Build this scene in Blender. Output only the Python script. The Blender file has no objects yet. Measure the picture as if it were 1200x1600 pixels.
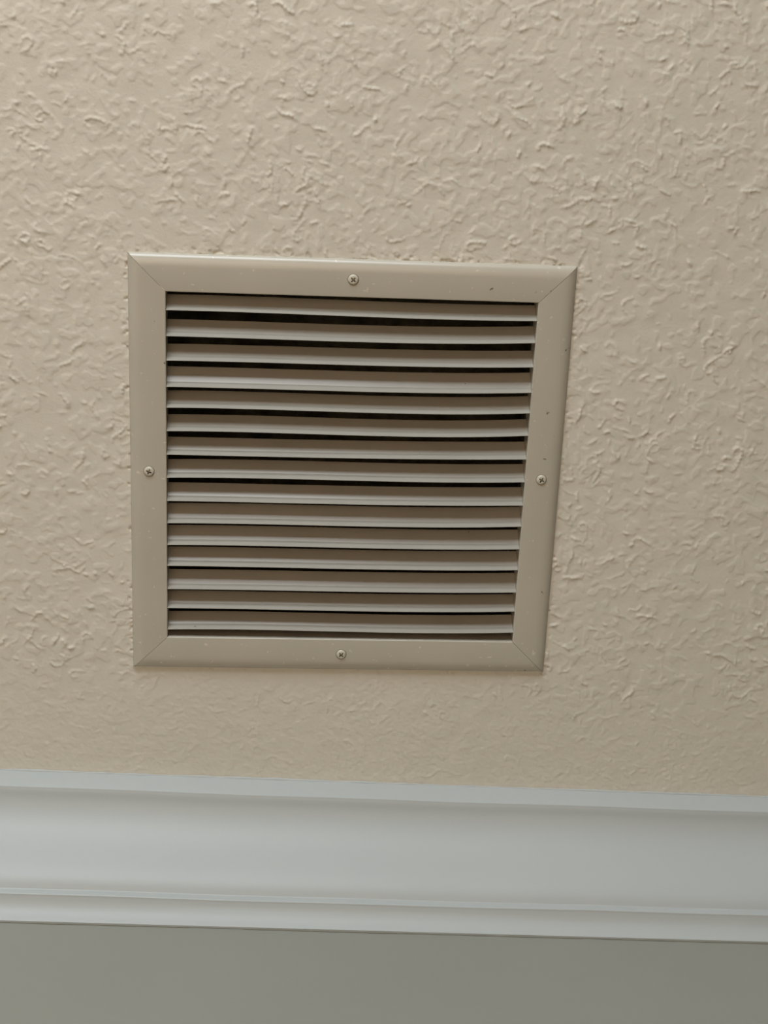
import bpy, bmesh, math, random
import numpy as np
from mathutils import Matrix, Vector

# ------------------------------------------------------------------ camera, world, lights, exposure
CZ = 2.70                      # ceiling height above the floor
YM = 0.65804                   # where the crown moulding meets the ceiling
WALL_Y = YM + 0.080            # plane of the wall
VENT = (0.06540, 0.36941); VROT = -0.03132
scene = bpy.context.scene
COL = scene.collection

cam_data = bpy.data.cameras.new('camera')
cam = bpy.data.objects.new('camera', cam_data)
COL.objects.link(cam)
R = [[0.995581, -0.073361, -0.058629], [0.050204, 0.943375, -0.327908], [0.079365, 0.323515, 0.942889]]
X, Y, Z = Vector(R[0]), -Vector(R[1]), -Vector(R[2])
cam.matrix_world = Matrix(((X[0], Y[0], Z[0], 0), (X[1], Y[1], Z[1], 0), (X[2], Y[2], Z[2], CZ - 1.17078), (0, 0, 0, 1)))
cam_data.sensor_fit = 'VERTICAL'
cam_data.sensor_height = 24.0
cam_data.lens = 24.0 * 2313.36 / 1600.0
cam_data.clip_start = 0.02
scene.camera = cam

world = bpy.data.worlds.new('world')
scene.world = world
world.use_nodes = True
bg = world.node_tree.nodes['Background']
bg.inputs['Color'].default_value = (1.0, 0.92, 0.80, 1)
bg.inputs['Strength'].default_value = 0.05

def area(name, loc, target, sx, sy, power, colour):
    l = bpy.data.lights.new(name, 'AREA')
    l.shape = 'RECTANGLE'; l.size = sx; l.size_y = sy; l.energy = power; l.color = colour
    o = bpy.data.objects.new(name, l)
    o.location = loc
    o.rotation_euler = (Vector(target) - Vector(loc)).to_track_quat('-Z', 'Y').to_euler()
    COL.objects.link(o)
    return o
# sky light through the tall window opposite the wall, and the sun that falls through it onto the floor
area('window_light', (-0.6, -1.68, 1.88), (-0.6, 0.0, 1.88), 1.6, 0.95, 51, (0.92, 1.0, 1.06))
sun_data = bpy.data.lights.new('sun', 'SUN'); sun_data.energy = 30.0; sun_data.angle = math.radians(0.6); sun_data.color = (1.0, 0.95, 0.86)
sun = bpy.data.objects.new('sun', sun_data); sun.rotation_euler = Vector((0.25, 0.70, -0.9)).to_track_quat('-Z', 'Y').to_euler(); COL.objects.link(sun)

scene.view_settings.view_transform = 'Standard'
scene.view_settings.look = 'None'
scene.view_settings.gamma = 1.0
scene.view_settings.exposure = 0.0
scene.view_settings.use_curve_mapping = False

# ------------------------------------------------------------------ helpers
def srgb(r, g, b):
    f = lambda c: (c / 255 / 12.92) if c / 255 <= 0.04045 else ((c / 255 + 0.055) / 1.055) ** 2.4
    return (f(r), f(g), f(b), 1)

def material(name, colour, rough=0.5, metal=0.0, spec=0.5, bumps=(), mottle=0.0, mottle_scale=20, specks=None, coord='Object'):
    m = bpy.data.materials.new(name); m.use_nodes = True
    nt = m.node_tree; N = nt.nodes; L = nt.links
    b = N['Principled BSDF']
    b.inputs['Roughness'].default_value = rough
    b.inputs['Metallic'].default_value = metal
    b.inputs['Specular IOR Level'].default_value = spec
    b.inputs['Base Color'].default_value = colour
    tc = N.new('ShaderNodeTexCoord')
    last = None
    if mottle:
        n = N.new('ShaderNodeTexNoise'); n.inputs['Scale'].default_value = mottle_scale; n.inputs['Detail'].default_value = 5
        L.new(tc.outputs[coord], n.inputs['Vector'])
        r = N.new('ShaderNodeValToRGB')
        r.color_ramp.elements[0].position = 0.3; r.color_ramp.elements[1].position = 0.7
        r.color_ramp.elements[0].color = tuple(c * (1 - mottle) for c in colour[:3]) + (1,)
        r.color_ramp.elements[1].color = tuple(min(1, c * (1 + mottle)) for c in colour[:3]) + (1,)
        L.new(n.outputs['Fac'], r.inputs['Fac']); last = r.outputs['Color']
        L.new(last, b.inputs['Base Color'])
    for sc, th, col2 in (specks or ()):
        n = N.new('ShaderNodeTexNoise'); n.inputs['Scale'].default_value = sc; n.inputs['Detail'].default_value = 2
        mp = N.new('ShaderNodeMapping'); mp.inputs['Location'].default_value = (sc * .37, sc * .11, 3)
        L.new(tc.outputs[coord], mp.inputs['Vector']); L.new(mp.outputs['Vector'], n.inputs['Vector'])
        r = N.new('ShaderNodeMapRange'); r.inputs['From Min'].default_value = th; r.inputs['From Max'].default_value = th + 0.04
        L.new(n.outputs['Fac'], r.inputs['Value'])
        mx = N.new('ShaderNodeMix'); mx.data_type = 'RGBA'
        L.new(r.outputs['Result'], mx.inputs['Factor'])
        if last: L.new(last, mx.inputs[6])
        else: mx.inputs[6].default_value = colour
        mx.inputs[7].default_value = col2
        last = mx.outputs[2]
        L.new(last, b.inputs['Base Color'])
    prev = None
    for sc, dist in bumps:
        n = N.new('ShaderNodeTexNoise'); n.inputs['Scale'].default_value = sc; n.inputs['Detail'].default_value = 3
        L.new(tc.outputs[coord], n.inputs['Vector'])
        bp = N.new('ShaderNodeBump'); bp.inputs['Strength'].default_value = 1.0; bp.inputs['Distance'].default_value = dist
        L.new(n.outputs['Fac'], bp.inputs['Height'])
        if prev: L.new(prev.outputs['Normal'], bp.inputs['Normal'])
        prev = bp
    if prev: L.new(prev.outputs['Normal'], b.inputs['Normal'])
    return m

M_CEIL = material('ceiling_paint', srgb(212, 206, 192), rough=0.38, spec=0.5, bumps=((450, 0.00016), (1100, 0.00008)), mottle=0.02, mottle_scale=6)
M_WALL = material('wall_paint', srgb(140, 140, 131), rough=0.6, spec=0.3, bumps=((260, 0.00008),), mottle=0.015, mottle_scale=9)
M_TRIM = material('trim_paint', srgb(174, 178, 176), rough=0.5, spec=0.4, bumps=((60, 0.00012), (420, 0.00003)), mottle=0.01, mottle_scale=7)
M_CAULK = material('caulk', srgb(168, 167, 156), rough=0.6, spec=0.3, bumps=((500, 0.0001),))
SP = ((230, 0.70, srgb(205, 198, 182)), (150, 0.75, srgb(120, 108, 92)))
M_FRAME = material('frame_enamel', srgb(183, 176, 161), rough=0.27, spec=0.5, bumps=((1400, 0.00002),), mottle=0.03, mottle_scale=14, specks=SP)
M_BLADE = material('blade_enamel', srgb(163, 158, 147), rough=0.28, spec=0.5, mottle=0.03, mottle_scale=25, specks=((260, 0.77, srgb(120, 112, 98)),))
M_SCREW = material('screw_enamel', srgb(196, 190, 172), rough=0.3, spec=0.6)
M_RIM = material('screw_groove_shade', srgb(140, 132, 114), rough=0.6)  # darker skirt ring, shade of the groove round the head put into its colour
M_RECESS = material('screw_recess', srgb(26, 21, 14), rough=0.7, spec=0.1)
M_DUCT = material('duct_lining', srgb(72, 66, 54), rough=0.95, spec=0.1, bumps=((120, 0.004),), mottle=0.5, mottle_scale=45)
M_CRACK_SHADE = material('crack_shade_caulk', srgb(132, 131, 120), rough=0.8, spec=0.2, bumps=((500, 0.0001),))  # caulk coloured darker to paint the shadow line of the crack under the moulding
M_FLOOR = material('floor_boards', srgb(135, 112, 88), rough=0.5, mottle=0.1, mottle_scale=3)

def mesh_obj(name, verts, faces, m, parent=None, smooth=False):
    me = bpy.data.meshes.new(name)
    me.from_pydata(verts, [], faces); me.update()
    mats = m if isinstance(m, (list, tuple)) else [m]
    for q in mats: me.materials.append(q)
    o = bpy.data.objects.new(name, me); COL.objects.link(o)
    if parent: o.parent = parent
    bm = bmesh.new(); bm.from_mesh(me)
    bmesh.ops.recalc_face_normals(bm, faces=bm.faces)
    bm.to_mesh(me); bm.free()
    if smooth:
        for p in me.polygons: p.use_smooth = True
    return o

def auto_smooth(o, deg=35):
    me = o.data
    for p in me.polygons: p.use_smooth = True
    bm = bmesh.new(); bm.from_mesh(me)
    for e in bm.edges:
        e.smooth = not (len(e.link_faces) == 2 and e.calc_face_angle(0) > math.radians(deg))
    bm.to_mesh(me); bm.free()

def sweep(name, sections, m, parent=None, deg=35):
    """closed profile rings joined along their length, capped at both ends"""
    n = len(sections[0]); V = [p for s in sections for p in s]; F = []
    for k in range(len(sections) - 1):
        for i in range(n):
            j = (i + 1) % n
            F.append((k * n + i, k * n + j, (k + 1) * n + j, (k + 1) * n + i))
    F.append(tuple(range(n))); F.append(tuple((len(sections) - 1) * n + i for i in range(n)))
    o = mesh_obj(name, V, F, m, parent)
    auto_smooth(o, deg)
    return o

def structure(o, label=None):
    o['kind'] = 'structure'
    if label: o['label'] = label
    return o

# ------------------------------------------------------------------ ceiling with trowelled texture
X0, X1, Y0, Y1 = -0.28, 0.56, -0.74, YM + 0.004
G = 0.00100
nx, ny = int((X1 - X0) / G) + 1, int((Y1 - Y0) / G) + 1
xs = np.linspace(X0, X1, nx); ys = np.linspace(Y0, Y1, ny)
rng = np.random.default_rng(11)

def noise(scale):
    """smooth noise of about unit spread, feature size in metres"""
    w = rng.standard_normal((ny, nx))
    fy = np.fft.fftfreq(ny, G)[:, None]; fx = np.fft.rfftfreq(nx, G)[None, :]
    k = np.exp(-(fx ** 2 + fy ** 2) * (scale * 1.9) ** 2)
    r = np.fft.irfft2(np.fft.rfft2(w) * k, s=(ny, nx))
    return r / r.std()

XX, YY = np.meshgrid(xs, ys)
c, s = math.cos(VROT), math.sin(VROT)
vx = c * (XX - VENT[0]) + s * (YY - VENT[1])
vy = -s * (XX - VENT[0]) + c * (YY - VENT[1])
smoothstep = lambda a, b, t: (lambda q: q * q * (3 - 2 * q))(np.clip((t - a) / (b - a), 0, 1))

ridge = np.zeros((ny, nx))
dens = noise(0.03)
Kr = 3
oy, ox = np.mgrid[-Kr:Kr + 1, -Kr:Kr + 1]
ox = ox.ravel(); oy = oy.ravel()
ptx, pty, amp, wid = [], [], [], []
for i in range(10500):
    x, y = rng.uniform(X0, X1), rng.uniform(Y0, Y1)
    d = dens[min(ny - 1, int((y - Y0) / G)), min(nx - 1, int((x - X0) / G))]
    if rng.random() > 0.50 + 0.28 * d: continue
    kind = rng.random()
    a = rng.uniform(0, 2 * math.pi)
    if kind < 0.08:                       # ring left by a lifted blob
        ln = rng.uniform(0.018, 0.036); curv = 2 * math.pi / ln * rng.uniform(0.6, 0.95)
    elif kind < 0.7:
        ln = rng.uniform(0.003, 0.010); curv = rng.normal(0, 130)
    else:
        ln = rng.uniform(0.009, 0.022); curv = rng.normal(0, 90)
    h0 = (0.3 + 0.95 * rng.random() ** 1.6) * (0.85 if ln > 0.012 else 1)
    n = max(3, int(ln / 0.0007)); w0 = rng.uniform(0.00052, 0.00092); wob = rng.uniform(0, 6.28)
    for k in range(n):
        t = k / (n - 1)
        ptx.append(x); pty.append(y); amp.append(h0 * (math.sin(math.pi * (0.08 + 0.84 * t))) ** 0.6 * (0.7 + 0.3 * math.sin(wob + 14 * t * max(1, ln / 0.008)))); wid.append(w0)
        a += (curv + 160 * math.sin(wob + 7 * t)) * ln / n
        x += math.cos(a) * ln / n; y += math.sin(a) * ln / n
ptx, pty, amp, wid = map(np.array, (ptx, pty, amp, wid))
for o0 in range(0, len(ptx), 40000):
    px, py, am, wi = (q[o0:o0 + 40000] for q in (ptx, pty, amp, wid))
    ix = np.rint((px - X0) / G).astype(int)[:, None] + ox; iy = np.rint((py - Y0) / G).astype(int)[:, None] + oy
    dx = X0 + ix * G - px[:, None]; dy = Y0 + iy * G - py[:, None]
    g = am[:, None] * np.exp(-(dx * dx + dy * dy) / (2 * wi[:, None] ** 2))
    np.maximum.at(ridge, (iy % ny, ix % nx), g)      # the pattern wraps, so that it can carry on beyond the field
n1 = noise(0.0045); n2 = noise(0.0022); n3 = noise(0.011)
plate = smoothstep(0.35, 0.75, n1 + 0.35 * n3)           # flattened blobs with crisp borders
H = ridge * 0.00122 + plate * 0.00030 + n2 * 0.00002 + n3 * 0.00010
HP = H.copy()
# smoother, brushed-out zones: beside the moulding and just below the grille
fade = 1 - 0.62 * smoothstep(YM - 0.105, YM - 0.066, YY + 0.010 * n3 - 0.02 * (XX - 0.1))
fade_y = 1 - 0.62 * smoothstep(YM - 0.105, YM - 0.066, YY + 0.010 * n3)
strip = smoothstep(0.150, 0.128, np.abs(vx + 0.01)) * smoothstep(0.165, 0.172, vy) * smoothstep(0.212, 0.196, vy)
fade *= 1 - 0.85 * strip
H = H * fade + (1 - fade) * n2 * 0.00009
# chipped paint around the grille's outline
rim = np.maximum(np.abs(vx), np.abs(vy))
chip = smoothstep(0.185, 0.179, rim) * smoothstep(1.2, 1.8, noise(0.0022) + 0.3 * n3 + 0.4 * smoothstep(-0.17, -0.178, vy))
H = np.where(rim < 0.1775, H * 0.2, H) - chip * 0.0010
under = (rim < 0.176)
Zs = CZ - np.where(under, 0, H)

keep = (np.maximum(np.abs(vx), np.abs(vy)) > 0.155)
kq = keep[:-1, :-1] & keep[1:, :-1] & keep[:-1, 1:] & keep[1:, 1:]
idx = np.arange(ny * nx).reshape(ny, nx)
quads = np.stack([idx[:-1, :-1], idx[1:, :-1], idx[1:, 1:], idx[:-1, 1:]], -1)[kq]
verts = np.stack([XX, YY, Zs], -1).reshape(-1, 3)

def grid_mesh(name, verts, quads):
    me = bpy.data.meshes.new(name)
    quads = quads.astype(np.int32)
    me.vertices.add(len(verts)); me.vertices.foreach_set('co', verts.astype(np.float32).ravel())
    me.loops.add(quads.size); me.loops.foreach_set('vertex_index', quads.ravel())
    me.polygons.add(len(quads))
    me.polygons.foreach_set('loop_start', np.arange(0, quads.size, 4, dtype=np.int32))
    me.polygons.foreach_set('use_smooth', np.ones(len(quads), dtype=bool))
    me.update(calc_edges=True); me.validate()
    me.materials.append(M_CEIL)
    return me
ceil = bpy.data.objects.new('ceiling', grid_mesh('ceiling', verts, quads)); COL.objects.link(ceil)
structure(ceil, 'beige painted ceiling with a trowelled texture of small raised ridges')

BX0, BX1, BY0, BY1 = -2.2, 2.4, -1.7, WALL_Y + 0.02
# the same plaster carries on around the field: coarser patches that share their meshes
px, py = (X1 - X0) / (nx - 1) * nx, (Y1 - Y0) / (ny - 1) * ny
def patch(name, Hh, i0, i1):
    """rows i0..i1 of a wrapped height field, every second sample; local origin at the field's corner"""
    ii = np.arange(i0, i1 + 1, 2); jj = np.concatenate(([-1], np.arange(0, nx, 2), [nx]))
    g = Hh[np.ix_(ii % ny, jj % nx)]
    A, B = np.meshgrid(jj * px / nx, ii * py / ny)
    n0, n1_ = len(ii), len(jj); idq = np.arange(n0 * n1_).reshape(n0, n1_)
    q = np.stack([idq[:-1, :-1], idq[1:, :-1], idq[1:, 1:], idq[:-1, 1:]], -1).reshape(-1, 4)
    return grid_mesh(name, np.stack([A, B, -g], -1).reshape(-1, 3), q)
beside = fade_y * HP + (1 - fade_y) * n2 * 0.00009
rows_up = 2 * int((-Y0 + BY0) / (py / ny) / 2)       # negative: rows between the front wall and the field
m_side = patch('ceiling_plaster', beside, 0, ny - 1)
m_front = patch('ceiling_plaster', HP, rows_up, 0)
for me_, k in ((m_side, -1), (m_side, 1), (m_front, -1), (m_front, 0), (m_front, 1)):
    o = bpy.data.objects.new('ceiling_plaster', me_); COL.objects.link(o); o.parent = ceil
    o.location = (X0 + k * px, Y0, CZ)
# the flat board behind the plaster, cut out for the duct
a, b = VENT; h_ = 0.160
V = [(BX0, BY0), (BX1, BY0), (BX1, BY1), (BX0, BY1), (a - h_, b - h_), (a + h_, b - h_), (a + h_, b + h_), (a - h_, b + h_)]
o = mesh_obj('ceiling_board', [(x, y, CZ + 0.0015) for x, y in V], [(0, 1, 5, 4), (1, 2, 6, 5), (2, 3, 7, 6), (3, 0, 4, 7)], M_CEIL, ceil)

# ------------------------------------------------------------------ wall, floor
def slab(name, x0, x1, y0, y1, z0, z1, m):
    V = [(x, y, z) for z in (z0, z1) for y in (y0, y1) for x in (x0, x1)]
    F = [(0, 1, 3, 2), (4, 6, 7, 5), (0, 4, 5, 1), (2, 3, 7, 6), (0, 2, 6, 4), (1, 5, 7, 3)]
    return mesh_obj(name, V, F, m)
structure(slab('wall_back', BX0, BX1, WALL_Y, WALL_Y + 0.1, 0, CZ + 0.0, M_WALL), 'smooth greyish beige wall below the white crown moulding')
structure(slab('floor', BX0, BX1, BY0, WALL_Y, -0.05, 0, M_FLOOR))

# the wall behind the photographer with its tall window opening
fx = [(BX0, -1.5, 0, CZ), (0.1, BX1, 0, CZ), (-1.5, 0.1, 2.38, CZ), (-1.5, 0.1, 0, 0.12)]
V, F = [], []
for x0, x1, z0, z1 in fx:
    b0 = len(V)
    V += [(x, y, z) for z in (z0, z1) for y in (BY0 - 0.12, BY0) for x in (x0, x1)]
    F += [tuple(b0 + i for i in f) for f in ((0, 1, 3, 2), (4, 6, 7, 5), (0, 4, 5, 1), (2, 3, 7, 6), (0, 2, 6, 4), (1, 5, 7, 3))]
structure(mesh_obj('wall_front', V, F, M_WALL))

# ------------------------------------------------------------------ crown moulding
def cove(p0, p1, angs, n):
    """curve from p0 to p1 whose direction (degrees below horizontal) follows angs"""
    t = np.linspace(0, 1, n); a = np.radians(np.interp((t[1:] + t[:-1]) / 2, np.linspace(0, 1, len(angs)), angs))
    pts = np.vstack([[0, 0], np.cumsum(np.c_[np.cos(a), np.sin(a)], 0)])
    k = (np.array(p1) - np.array(p0)) / pts[-1]
    return [tuple(q) for q in (np.array(p0) + pts * k)]
prof = [(0.0, -0.001), (0.0, 0.001), (0.0022, 0.0225), (0.0028, 0.0238), (0.0048, 0.0246)]
prof += cove((0.0056, 0.0250), (0.0616, 0.0888), (8, 24, 38, 50, 58, 60, 50, 22), 26)
prof += [(0.0620, 0.0894), (0.0622, 0.0950), (0.0626, 0.0958), (0.0642, 0.0962)]
prof += cove((0.0646, 0.0964), (0.0776, 0.1105), (18, 34, 50, 62, 72), 10)
prof += [(0.0780, 0.1112), (0.0796, 0.1112), (0.0800, 0.1090), (0.0800, -0.001)]
secs = []
for x in np.linspace(BX0, BX1, 185):
    w = 0.0004 * math.sin(x * 9.1 + 1) + 0.00025 * math.sin(x * 31 + 2)
    secs.append([(x, YM + e + (w if e < 0.07 and 0.002 < e else 0), CZ - d) for e, d in prof])
trim = sweep('trim_1', secs, M_TRIM, deg=24)
structure(trim, 'white crown moulding between the ceiling and the wall')
# painters' caulk along both edges of the moulding: an uneven thin bead
def bead(name, yc, zc, r0, seed, m, skip=None):
    rg = np.random.default_rng(seed); S = []; X_ = np.arange(-0.7, 1.0, 0.004)
    rad = r0 * (1 + 0.5 * np.convolve(rg.standard_normal(len(X_)), np.hanning(9) / 3, 'same'))
    for x, r in zip(X_, rad):
        r = max(0.25 * r0, r)
        if skip and skip[0] < x < skip[1]: r = 0.15 * r0
        S.append([(x, yc + r * math.cos(t), zc + r * math.sin(t)) for t in np.linspace(0, 2 * math.pi, 9)[:-1]])
    return sweep(name, S, m, trim)
b1 = bead('caulk_bead', YM + 0.0002, CZ - 0.0004, 0.0011, 3, M_TRIM); b1['label'] = 'thin uneven line of caulk where the moulding meets the ceiling'
b2 = bead('caulk_bead', WALL_Y - 0.0004, CZ - 0.1114, 0.0007, 7, M_CRACK_SHADE, (-0.045, 0.0)); b2['label'] = 'thin cracked line of caulk under the moulding'

# ------------------------------------------------------------------ ceiling vent
vent = bpy.data.objects.new('ceiling_vent', None); COL.objects.link(vent)
vent.empty_display_size = 0.1
vent.location = (VENT[0], VENT[1], CZ); vent.rotation_euler = (0, 0, VROT)
vent['label'] = 'square beige metal louvered air return vent screwed to the textured ceiling'
vent['category'] = 'vent'

OUT, INN = 0.178, 0.1483
# frame rail profile: (distance in from the outer edge, drop below the ceiling)
RP = [(0.0, -0.0005), (0.0, 0.0010), (0.0005, 0.0020), (0.0015, 0.0030), (0.0030, 0.0039), (0.0050, 0.0046), (0.0078, 0.0051), (0.0105, 0.0052),
      (0.0288, 0.0052), (0.0294, 0.0050), (0.0297, 0.0046), (0.0297, -0.0140), (0.0289, -0.0140), (0.0286, 0.0037), (0.0100, 0.0039), (0.0030, 0.0030), (0.0010, -0.0005)]
gap = 0.00018
for k, lab in enumerate(('wall side', 'right side', 'window side', 'left side')):
    a = k * math.pi / 2
    S = []
    for sgn in (-1, 1):
        ring = []
        for u, d in RP:
            r = OUT - u; t = sgn * (r - gap)
            ring.append((t * math.cos(a) - (r if False else -0) * 0 - (-1) * 0 + (r * -math.sin(a)), t * math.sin(a) + r * math.cos(a), -d))
        S.append(ring)
    sweep('frame_rail', S, M_FRAME, vent, deg=30)

# louvre blades: edge position at four stations along the width (mm) and tilt, each blade bent a little differently
ST = np.array([-147, -6, 97, 148.0])
BL = [(-133.2, -132.7, -132.4, -133.2, 0.097), (-112.3, -111.9, -113.1, -115.2, 0.031), (-92.4, -92.8, -93.6, -95.1, 0.052),
      (-70.8, -70.9, -71.9, -73.7, -0.200), (-53.5, -53.5, -54.2, -56.4, 0.033), (-33.8, -34.0, -34.8, -37.2, 0.081),
      (-13.8, -14.2, -15.5, -16.8, 0.007), (6.0, 5.0, 4.6, 3.1, -0.032), (26.1, 25.9, 25.0, 23.7, -0.030),
      (45.6, 45.1, 44.3, 42.5, -0.154), (64.9, 64.5, 64.2, 62.9, -0.129), (83.6, 83.6, 83.1, 81.9, -0.077),
      (104.6, 104.3, 103.6, 102.4, -0.120), (121.9, 122.1, 121.5, 120.1, 0.064), (141.6, 141.3, 141.3, 139.8, 0.039)]
# section in mm: y towards the wall, z up; first the visible face from the lower lip up, then the back
SEC = [(0.0, 0.25), (-0.1, -0.05), (-0.45, -0.05), (-0.75, 0.5), (-1.2, 1.6), (-1.75, 2.6), (-2.15, 3.7), (-2.5, 4.8), (-2.8, 5.7), (-3.2, 6.1), (-4.5, 7.25), (-7.5, 10.4), (-11.3, 14.6),
       (-10.7, 15.1), (-5.8, 9.6), (-2.5, 6.8), (-2.0, 5.8), (-1.3, 3.7), (-0.4, 2.2), (-0.1, 1.0)]
for row in BL:
    yq = np.polyfit(ST, row[:4], 3); tilt = row[4] * 0.15; grow = 1 - 11.0 * row[4] * 0.9 / 8.4
    ct, st = math.cos(tilt), math.sin(tilt)
    S = []
    for x in np.linspace(-148.2, 148.2, 19):
        y0 = np.polyval(yq, x)
        S.append([(x / 1000, (y0 + (y * ct + z * st)) / 1000, (-4.5 + (z * ct - y * st)) / 1000) for y, z in ((q if q[0] > -2.9 else (-2.9 + (q[0] + 2.9) * grow, q[1])) for q in SEC)])
    sweep('louver_blade', S, M_BLADE, vent, deg=32)

# sheet-metal duct collar and lined plenum above the blades
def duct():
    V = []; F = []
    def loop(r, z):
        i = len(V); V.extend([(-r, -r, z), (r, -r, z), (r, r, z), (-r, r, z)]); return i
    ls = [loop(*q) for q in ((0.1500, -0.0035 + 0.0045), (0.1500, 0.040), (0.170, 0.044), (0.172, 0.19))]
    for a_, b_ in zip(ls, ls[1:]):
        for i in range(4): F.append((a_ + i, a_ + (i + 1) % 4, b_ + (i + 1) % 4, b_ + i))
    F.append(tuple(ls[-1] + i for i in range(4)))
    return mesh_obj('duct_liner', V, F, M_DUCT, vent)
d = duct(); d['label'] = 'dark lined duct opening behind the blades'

def screw(x, y, ang):
    """pan head with a cross recess"""
    bm = bmesh.new()
    r1, r2, h = 0.00405, 0.0034, 0.0009
    cross = []
    wv, l = 0.00066, 0.0022
    for k in range(4):
        a = ang + k * math.pi / 2; ca, sa = math.cos(a), math.sin(a)
        for px, py in ((l, -wv * .7), (l, wv * .7), (wv, wv)):
            cross.append((px * ca - py * sa, px * sa + py * ca))
    n = 36
    rings = [(0.0048, 0.00002), (0.0043, -0.0001), (r1, -0.0002), (0.0039, -0.0007), (r2, -0.0011), (0.0026, -0.00135)]
    vs = [[bm.verts.new((r * math.cos(2 * math.pi * i / n), r * math.sin(2 * math.pi * i / n), z)) for i in range(n)] for r, z in rings]
    for q, (A, B) in enumerate(zip(vs, vs[1:])):
        for i in range(n):
            f = bm.faces.new((A[i], A[(i + 1) % n], B[(i + 1) % n], B[i])); f.smooth = True; f.material_index = 1 if q < 2 else 0
    z0 = -0.0014
    cv = [bm.verts.new((px, py, z0)) for px, py in cross]
    ce = [bm.edges.new((cv[i], cv[(i + 1) % 12])) for i in range(12)]
    oe = [bm.edges.get((vs[-1][i], vs[-1][(i + 1) % n])) for i in range(n)]
    bmesh.ops.triangle_fill(bm, edges=ce + oe, use_beauty=True, normal=(0, 0, -1))
    # drop any fill inside the cross, then sink the recess
    lo = [bm.verts.new((px * 0.55, py * 0.55, 0.0008)) for px, py in cross]
    for i in range(12):
        f = bm.faces.new((cv[i], cv[(i + 1) % 12], lo[(i + 1) % 12], lo[i])); f.material_index = 2
    f = bm.faces.new(lo); f.material_index = 2
    me = bpy.data.meshes.new('screw'); bm.normal_update(); bmesh.ops.recalc_face_normals(bm, faces=bm.faces)
    bm.to_mesh(me); bm.free()
    for q in (M_SCREW, M_RIM, M_RECESS): me.materials.append(q)
    o = bpy.data.objects.new('screw', me); COL.objects.link(o); o.parent = vent
    o.location = (x, y, -0.0052)
    return o
screw(-0.0008, -0.1624, math.radians(42))
screw(-0.1626, 0.0005, math.radians(22))
screw(0.1620, 0.0002, math.radians(30))
screw(0.0002, 0.1621, math.radians(45))
